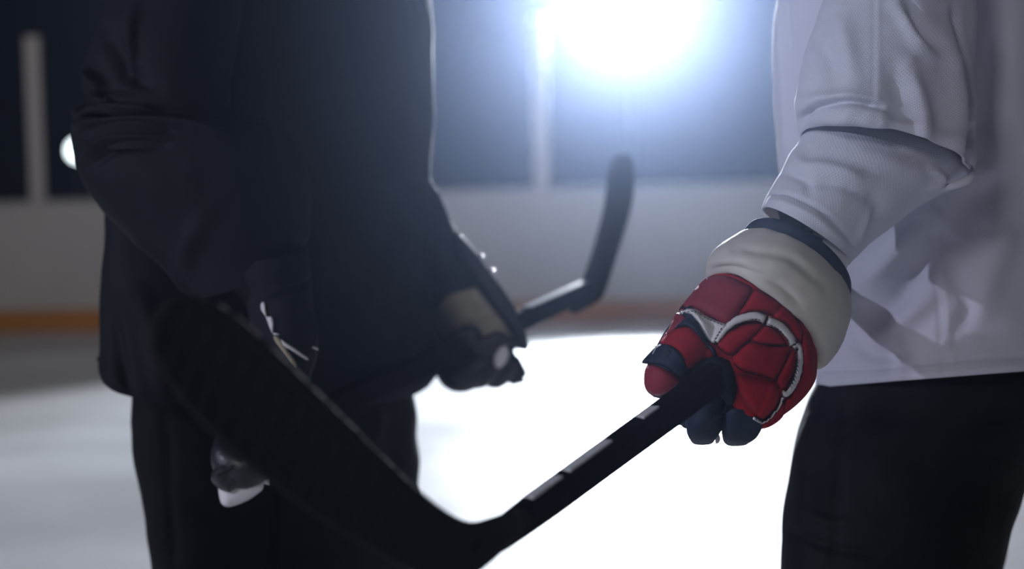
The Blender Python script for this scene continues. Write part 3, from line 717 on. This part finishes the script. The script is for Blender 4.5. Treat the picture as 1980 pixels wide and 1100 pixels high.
# the wide side of the shaft faces the camera
def taper_shaft(name, base, ax, upv, stations, material, parent):
    """a rounded rectangular shaft lofted through (distance, width, thickness, shift down)"""
    Y = (upv - ax * upv.dot(ax)).normalized(); X = Y.cross(ax); bm = bmesh.new(); rings = []
    for t, wd, tk in stations:
        r = min(.006, tk * .3); c = base + ax * t; ring = []
        for cx, cy, a0 in ((1, 1, 0), (-1, 1, 90), (-1, -1, 180), (1, -1, 270)):
            for a in (0, 30, 60, 90):
                q = R(a0 + a); ring.append(bm.verts.new(c + Y * (cy * (wd / 2 - r) + r * math.sin(q)) + X * (cx * (tk / 2 - r) + r * math.cos(q))))
        rings.append(ring)
    for a, b in zip(rings, rings[1:]):
        for k in range(16): bm.faces.new((a[k], a[(k + 1) % 16], b[(k + 1) % 16], b[k]))
    bm.faces.new(rings[0][::-1]); bm.faces.new(rings[-1])
    o = bmobj(name, bm, material, parent, True)
    return o
sh = taper_shaft('shaft', HEEL, sdir, (upimg - fw * .42).normalized(), [(-.01, .022, .004), (.02, .031, .009), (.05, .0345, .014), (.09, .0350, .019), (.14, .0352, .022), ((GRIP - HEEL).length, .0385, .023), ((GRIP - HEEL).length + .42, .0385, .023)], 'stick', st)
# pale strips painting lamp glints along the scuffed top edge
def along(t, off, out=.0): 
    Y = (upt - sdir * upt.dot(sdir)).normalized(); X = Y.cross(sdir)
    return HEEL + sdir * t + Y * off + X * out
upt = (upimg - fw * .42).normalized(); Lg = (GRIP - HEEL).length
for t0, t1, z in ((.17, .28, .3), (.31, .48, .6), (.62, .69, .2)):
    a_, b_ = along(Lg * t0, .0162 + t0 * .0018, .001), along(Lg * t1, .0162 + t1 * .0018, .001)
    shaft('glint_strip', a_, b_, .0045, .012, upimg + fw * .06, 'glint_white', sh, .0006)
# blade
def bd(x, y):
    t = min(1.15, max(-.1, (930 - x) / 640)); return 1.55 - .22 * t - .02 * math.sin(math.pi * min(1, max(0, t)))
BLADE = [(1015, 985), (985, 988), (950, 1000), (908, 1009), (862, 988), (800, 938), (700, 840), (600, 742), (500, 645), (440, 597), (385, 573), (335, 576), (300, 602), (286, 645), (300, 700), (350, 775), (440, 868), (540, 948), (640, 1018), (740, 1075), (820, 1118), (870, 1140), (933, 1100), (980, 1060), (1012, 1030), (1024, 1008)]
bl = pad('blade', BLADE, [], 'tape', st, bulge=.0045, edge=12, step=11, depth=bd, back=.005, smooth=3)
# tape wound round the blade in overlapping turns
for k in range(13):
    x0 = 345 + k * 36; y0 = 562 + k * 36 * .88
    x1, y1 = x0 - 62 - k * 1.0, y0 + 150 + k * 1.0
    # keep each turn inside the blade's outline
    pts = []
    for t in np.linspace(0, 1, 24):
        X_, Y_ = x0 + (x1 - x0) * t, y0 + (y1 - y0) * t
        if inside(X_, Y_, BLADE): pts.append((X_, Y_))
    if len(pts) > 4:
        pad('tape_turn', ribbon([pts[0], pts[len(pts) // 2], pts[-1]], 15), [bl.name_full], 'tape', bl, bulge=.0011, edge=6, step=9, smooth=1, back=.0005)

# ---------------------------------------------------------------- the dark player (left)
DB = P(540, 1100, 2.72); DB.z = 0
dp = thing('person', 'player in dark jersey and dark pants on the left, holding the far stick', 'person', DB)
pel = V(530, 760, 2.80)
J = {'pelvis': (pel, (.14, .14)), 'belly': (V(525, 560, 2.81), .12), 'chest': (V(520, 200, 2.81), (.13, .13)), 'collar': (V(530, -60, 2.77), (.10, .10)), 'neck': (V(540, -210, 2.75), .055), 'skull': (V(550, -300, 2.74), .06),
     'sh_r': (V(350, -60, 2.62), .065), 'el_r': (V(245, 290, 2.50), .05), 'wr_r': (V(505, 530, 2.41), .026), 'ha_r': (V(545, 640, 2.395), .022),
     'sh_l': (V(720, -60, 2.92), .065), 'el_l': (V(745, 290, 2.98), .045), 'wr_l': (V(860, 540, 3.02), .028), 'ha_l': (V(915, 630, 3.05), .024)}
kl = P(660, 1250, 2.92); kl.z = .50; al = Vector((kl.x + .03, kl.y + .02, .17))
kr = P(410, 1250, 2.68); kr.z = .50; ar = Vector((kr.x - .03, kr.y + .02, .17))
leg_joints(J, 'l', pel + Vector((.09, .03, -.03)), kl, al); leg_joints(J, 'r', pel + Vector((-.09, -.03, -.03)), kr, ar)
body(dp, J, E)
head(dp, V(556, -385, 2.73), (.75, -.65, -.05), 'helmet_shell')
for s, f in (('l', (.6, -.8, 0)), ('r', (.2, -1, 0))):
    k, a = J['knee_' + s][0], J['ankle_' + s][0]
    tube('sock', [k + Vector((0, 0, .06)), k + Vector((0, -.01, -.05)), k.lerp(a, .4), a + Vector((0, 0, .02))], [.082, .080, .074, .05], 'sock_knit', dp, 24)
    foot_gear(dp, a, f)
dd_ = lambda a, b: (a, b)
dj = loft('jersey', [
    S_((420, -250), (640, -250), (2.74, 2.84), .08), S_((320, -205), (740, -205), (2.60, 3.0), .16), S_((270, -120), (805, -120), (2.60, 3.0), .19),
    S_((235, 0), (832, 0), (2.60, 3.0), .185), S_((222, 150), (838, 140), (2.60, 3.0), .185), S_((212, 320), (834, 300), (2.60, 3.0), .185),
    S_((205, 450), (828, 430), (2.60, 3.0), .185), S_((196, 580), (834, 560), (2.60, 3.0), .185), S_((190, 680), (848, 650), (2.60, 3.0), .205), S_((188, 700), (846, 700), (2.60, 3.0), .20, (0, 60), .85), S_((192, 712), (836, 718), (2.60, 3.0), .20, (0, 78), .85)],
    'dark_knit', dp, n=180, steps=14, caps=(True, False), thick=.003, wob=.006, wscale=6, seed=5, folds=[
    ([(800, 380), (806, 450), (800, 560)], 10, .010), ([(700, 600), (760, 520), (800, 400)], 26, .012), ([(620, 480), (600, 560), (610, 660)], 22, .010), ([(260, 560), (300, 650), (320, 770)], 20, .012), ([(215, 600), (235, 700), (255, 770)], 12, -.010),
    ([(680, 690), (740, 700), (820, 660)], 18, .010), ([(330, 20), (350, 150), (330, 300)], 24, -.012), ([(560, 100), (640, 200), (700, 320)], 40, -.010), ([(480, 780), (600, 770), (700, 740)], 9, .005)])
DJ = dj.name_full
# near sleeve: upper arm pinched above the elbow, then the loose forearm
loft('sleeve', [
    S_((300, -230), (470, -200), 2.60, .11), S_((262, -150), (480, -140), 2.56, .12), S_((232, -60), (480, -60), 2.53, .12), S_((204, 0), (470, 10), 2.51, .12), S_((178, 80), (455, 90), 2.49, .12), S_((163, 140), (450, 150), 2.48, .12), S_((160, 166), (450, 180), 2.475, .12),
    S_((172, 190), (450, 205), 2.47, .115), S_((150, 206), (455, 240), 2.465, .12), S_((137, 212), (460, 262), 2.465, .124), S_((140, 236), (470, 280), 2.462, .12), S_((141, 290), (500, 290), 2.46, .12)],
    'dark_knit', dj, n=140, steps=10, caps=(True, False), thick=.003, wob=.004, wscale=12, seed=1, folds=[
    ([(165, 140), (190, 160), (208, 195)], 8, .022), ([(190, 180), (180, 200), (150, 210)], 8, -.016), ([(210, 60), (250, 140), (300, 170)], 16, -.014), ([(260, 20), (252, 100), (250, 150)], 8, .012), ([(150, 216), (220, 212), (300, 216)], 8, .012), ([(160, 228), (250, 224), (380, 232)], 6, -.012)])
loft('sleeve', [
    S_((150, 222), (520, 235), 2.465, .115), S_((139, 245), (560, 262), 2.462, .122), S_((142, 300), (590, 320), 2.455, .125), S_((160, 350), (600, 380), 2.45, .125), S_((195, 400), (600, 430), 2.445, .12), S_((250, 458), (596, 458), 2.44, .115), S_((310, 515), (585, 480), 2.44, .105), S_((352, 560), (575, 492), 2.44, .10, (6, 16)), S_((368, 574), (570, 496), 2.44, .098, (6, 18))],
    'dark_knit', dj, n=140, steps=10, caps=(True, False), thick=.003, wob=.004, wscale=10, seed=7, folds=[
    ([(145, 245), (230, 236), (340, 240), (440, 262)], 7, .014), ([(150, 262), (230, 250), (330, 258)], 7, -.012), ([(160, 300), (210, 268), (330, 262)], 7, .012), ([(175, 320), (230, 285), (320, 278)], 8, -.009), ([(400, 420), (360, 480), (350, 540)], 18, .008), ([(260, 460), (330, 520), (368, 570)], 6, .008)])
# far sleeve
fs = loft('sleeve', [
    S_((640, -180), (820, -180), 2.92, .10), S_((640, 0), (826, 0), 2.95, .11), S_((650, 200), (828, 200), 2.98, .11), S_((690, 330), (829, 325), 3.00, .105), S_((720, 400), (852, 390), 3.0, .10), S_((750, 470), (884, 446), 3.01, .09), S_((790, 530), (900, 486), 3.02, .07), S_((800, 555), (908, 512), 3.02, .065)],
    'dark_knit', dj, n=80, steps=10, caps=(True, False), thick=.003, wob=.004, wscale=12, seed=8, folds=[([(830, 350), (850, 390), (870, 430)], 8, .01)])
# pants
dpa = loft('hockey_pants', [
    S_((262, 680), (800, 690), (2.63, 2.98), .17), S_((262, 790), (797, 740), (2.63, 2.98), .17), S_((262, 830), (803, 830), (2.63, 2.98), .17), S_((272, 920), (807, 900), (2.63, 2.98), .17), S_((284, 1010), (806, 960), (2.63, 2.98), .165), S_((296, 1110), (805, 1060), (2.63, 2.98), .16), S_((310, 1180), (800, 1150), (2.63, 2.98), .15)],
    'pants', dp, n=120, steps=10, caps=(True, True), wob=.008, wscale=6, thick=0, folds=[([(322, 800), (328, 950), (338, 1100)], 6, -.006), ([(720, 780), (728, 800), (728, 860)], 10, .012), ([(540, 800), (545, 950), (540, 1100)], 14, -.02)])
loft('pant_leg', [S_((300, 1140), (545, 1140), 2.70, .12), S_((305, 1260), (540, 1260), 2.65, .13), S_((320, 1330), (530, 1330), 2.65, .12)], 'pants', dpa, n=48, steps=6)
loft('pant_leg', [S_((555, 1120), (795, 1120), 2.92, .12), S_((560, 1240), (780, 1240), 2.92, .13), S_((565, 1310), (770, 1310), 2.92, .12)], 'pants', dpa, n=48, steps=6)

# ---- near glove of the dark player
ng = loft('glove', [
    S_((430, 500), (594, 480), 2.41, .072, (4, 12)), S_((436, 540), (600, 520), 2.405, .075), S_((470, 580), (602, 545), 2.40, .07), S_((482, 610), (606, 590), 2.395, .068), S_((486, 660), (613, 640), 2.39, .066), S_((478, 720), (612, 690), 2.385, .064), S_((462, 780), (590, 760), 2.38, .06), S_((446, 830), (560, 830), 2.375, .055), S_((440, 860), (530, 865), 2.375, .04)],
    'black_fabric', dp, n=90, steps=10, wob=.0015, wscale=30, folds=[([(520, 580), (570, 560), (600, 540)], 5, -.006), ([(596, 490), (604, 560)], 4, -.004), ([(610, 600), (612, 660)], 6, .005), ([(485, 590), (480, 620), (500, 660)], 6, .008)])
NG = [ng.name_full]
pad('cuff_glint', ribbon([(508, 497), (528, 490), (548, 485)], 1.6), NG + [DJ], 'white_piping', ng, bulge=.006, edge=2, step=3, smooth=1)  # white line painting the light reflected by the cuff edge
pad('cuff_glint', ribbon([(505, 461), (511, 458)], 2), [DJ], 'white_piping', ng, bulge=.012, edge=2, step=3, smooth=1, depth=2.33)
pad('trim_patch', [(509, 583), (513, 588), (516, 611), (524, 611), (529, 620), (528, 645), (523, 638), (513, 612), (505, 600), (504, 588)], NG, 'white_piping', ng, bulge=.006, edge=3, step=3, smooth=2)
pad('trim_patch', ribbon([(528, 645), (541, 647)], 1.8), NG, 'white_piping', ng, bulge=.007, edge=2, step=3, smooth=1)
pad('trim_patch', [(543, 656), (550, 660), (594, 690), (592, 696), (560, 676), (545, 668)], NG, 'white_piping', ng, bulge=.006, edge=3, step=3, smooth=2)
pad('trim_patch', [(528, 650), (540, 652), (552, 672), (572, 700), (570, 712), (548, 682), (534, 664)], NG, 'tan_palm', ng, bulge=.005, edge=3, step=3, smooth=2)
pad('trim_patch', ribbon([(604, 671), (615, 676)], 2.2), NG, 'white_piping', ng, bulge=.006, edge=2, step=3, smooth=1)
# fingers: dark upper rolls and one white fingertip below
tube('finger', [V(455, 850, 2.37), V(450, 885, 2.345), V(470, 905, 2.335), V(500, 895, 2.335)], [.026, .030, .031, .028], 'black_leather', ng, 24, .9, .85)
fcap = pad('finger', [(408, 928), (414, 905), (435, 892), (458, 888), (490, 880), (520, 905), (530, 918), (490, 930), (464, 941), (443, 953), (425, 946)], [], 'black_leather', ng, bulge=.022, edge=14, step=5, smooth=3, depth=2.33, back=.03)
pad('finger_seam', [(412, 924), (418, 908), (430, 900), (436, 904), (450, 892), (456, 895), (455, 905), (438, 914)], [fcap.name_full], 'sock_knit', ng, bulge=.004, edge=5, step=4, smooth=2)
wf = pad('finger', [(422, 945), (424, 935), (450, 930), (486, 925), (508, 930), (508, 945), (500, 953), (478, 968), (445, 980), (430, 976), (424, 962)], [], 'white_plastic', ng, bulge=.020, edge=18, step=5, smooth=3, depth=2.345, back=.03)
wf['label'] = 'white fingertip'
pad('finger', ribbon([(498, 910), (512, 926), (522, 928)], 9), [], 'white_plastic', ng, bulge=.014, edge=8, step=4, smooth=2, depth=2.35, back=.02)
for k in range(2): tube('finger', [V(490 + 40 * k, 820, 2.36), V(495 + 40 * k, 870, 2.355), V(520 + 30 * k, 890, 2.38)], [.024, .025, .02], 'black_leather', ng, 16)

# ---- far glove of the dark player
fg = loft('glove', [
    S_((800, 520), (900, 480), 3.03, .068), S_((808, 545), (922, 512), 3.03, .07), S_((815, 570), (950, 545), 3.03, .07), S_((832, 600), (985, 585), 3.04, .07), S_((838, 640), (1003, 615), 3.05, .065), S_((845, 675), (1012, 645), 3.05, .06), S_((855, 700), (1005, 668), 3.05, .055), S_((880, 712), (985, 685), 3.05, .03)],
    'black_fabric', dp, n=80, steps=10)
FG = [fg.name_full]
pad('back_flap', [(880, 470), (888, 452), (918, 484), (943, 518), (970, 554), (1000, 602), (1023, 668), (1008, 676), (995, 650), (962, 606), (925, 556), (900, 520)], FG, 'black_leather', fg, bulge=.02, edge=12, step=6, smooth=3, back=.02, depth=lambda x, y: 2.985 + (y - 520) * .0002)
pad('palm', [(842, 598), (858, 576), (885, 563), (915, 556), (925, 560), (950, 592), (975, 622), (995, 650), (1012, 672), (1000, 676), (985, 662), (960, 668), (935, 668), (915, 668), (920, 650), (905, 634), (880, 648), (860, 656), (848, 630)], FG, 'tan_palm', fg, bulge=.01, edge=12, step=6, smooth=3, back=.01)
pad('thumb', [(848, 655), (875, 642), (905, 628), (928, 636), (930, 655), (910, 672), (880, 690), (850, 690)], [], 'black_leather', fg, bulge=.022, edge=14, step=6, smooth=3, depth=2.975, back=.03)
tube('finger', [V(870, 705, 3.00), V(885, 722, 2.985), V(910, 715, 2.985), V(925, 690, 3.0)], [.030, .033, .032, .024], 'black_leather', fg, 20)
tube('finger', [V(905, 700, 3.01), V(922, 722, 2.99), V(945, 700, 2.99), V(952, 675, 3.0)], [.026, .028, .026, .02], 'black_leather', fg, 20)
tube('finger', [V(945, 700, 3.03), V(955, 728, 3.02), V(975, 710, 3.01), V(975, 680, 3.02)], [.02, .022, .022, .018], 'black_leather', fg, 20)
tube('finger', [V(975, 690, 3.05), V(992, 718, 3.04), V(1000, 724, 3.04), V(990, 700, 3.03)], [.02, .022, .018, .016], 'black_leather', fg, 20)
pad('finger_patch', [(955, 690), (966, 672), (976, 668), (984, 680), (980, 698), (966, 712), (956, 706)], [], 'white_piping', fg, bulge=.006, edge=6, step=4, smooth=3, depth=2.962, back=.01)
pad('thumb', [(900, 660), (940, 648), (965, 640), (1000, 660), (1000, 672), (985, 668), (965, 690), (920, 690)], [], 'black_leather', fg, bulge=.014, edge=10, step=6, smooth=3, depth=2.975, back=.03)
# two snap studs on the cuff edge that catch the floodlight
for x, y, r in ((925, 493, .011), (949, 521, .009)):
    bm = bmesh.new(); lathe(bm, [(r, -.003), (r, 0), (r * .8, .0012), (r * .3, .002)], 20, Matrix.Translation(V(x, y, 2.99)) @ Matrix.Rotation(.1, 4, 'Y')); bmobj('cuff_stud', bm, 'steel', fg, True)

# ---- the far stick
HE2 = V(1132, 562, 3.42); BU2 = V(452, 872, 2.37)
s2 = thing('hockey_stick', 'black hockey stick held by the dark player, its blade pointing up toward the floodlight', 'hockey stick', HE2)
ax2 = (HE2 - BU2).normalized()
up2 = (V(1100, 400, 3.3) - V(1100, 500, 3.3)).normalized()
sh2 = shaft('shaft', BU2, HE2 + ax2 * .005, .037, .023, up2, 'stick', s2, .005)
Lh = (HE2 - BU2).length
Y2 = (up2 - ax2 * up2.dot(ax2)).normalized(); X2 = Y2.cross(ax2)
shaft('glint_strip', BU2 + ax2 * Lh * .78 + Y2 * .0188, BU2 + ax2 * Lh * .995 + Y2 * .0188, .003, .018, up2, 'glint_white', sh2, .0007)  # pale strip painting the floodlight's reflection on the shaft top
def bd2(x, y): return 3.42 + .16 * (562 - y) / 220
pad('blade', [(1095, 575), (1120, 552), (1136, 512), (1152, 460), (1166, 405), (1174, 350), (1182, 312), (1200, 298), (1220, 304), (1228, 340), (1222, 395), (1207, 450), (1188, 510), (1176, 548), (1164, 576), (1138, 594), (1105, 606)], [], 'tape', s2, bulge=.005, edge=8, step=8, smooth=3, depth=bd2, back=.005)
shaft('butt_tape', BU2 - ax2 * .012, BU2 + ax2 * .10, .033, .023, up2, 'tape', s2, .006)

# ---------------------------------------------------------------- haze box added to scatter the floodlight like lens glare
hz = boxobj('glare', (1, 1.75, 1.96), (13, 8.5, 3.9), None)
hz['kind'] = 'stuff'; hz['label'] = 'added haze around both players, scattering the floodlight like lens glare'; hz['category'] = 'glare'
hm = bpy.data.materials.new('glare'); hm.use_nodes = True; hm.node_tree.nodes.clear()
vo = hm.node_tree.nodes.new('ShaderNodeVolumeScatter'); vo.inputs['Color'].default_value = (.52, .67, 1, 1)
GLARE_D, GLARE_G = .0050, .94
vo.inputs['Density'].default_value = GLARE_D; vo.inputs['Anisotropy'].default_value = GLARE_G
oo = hm.node_tree.nodes.new('ShaderNodeOutputMaterial'); hm.node_tree.links.new(vo.outputs[0], oo.inputs['Volume'])
hz.data.materials.append(hm)
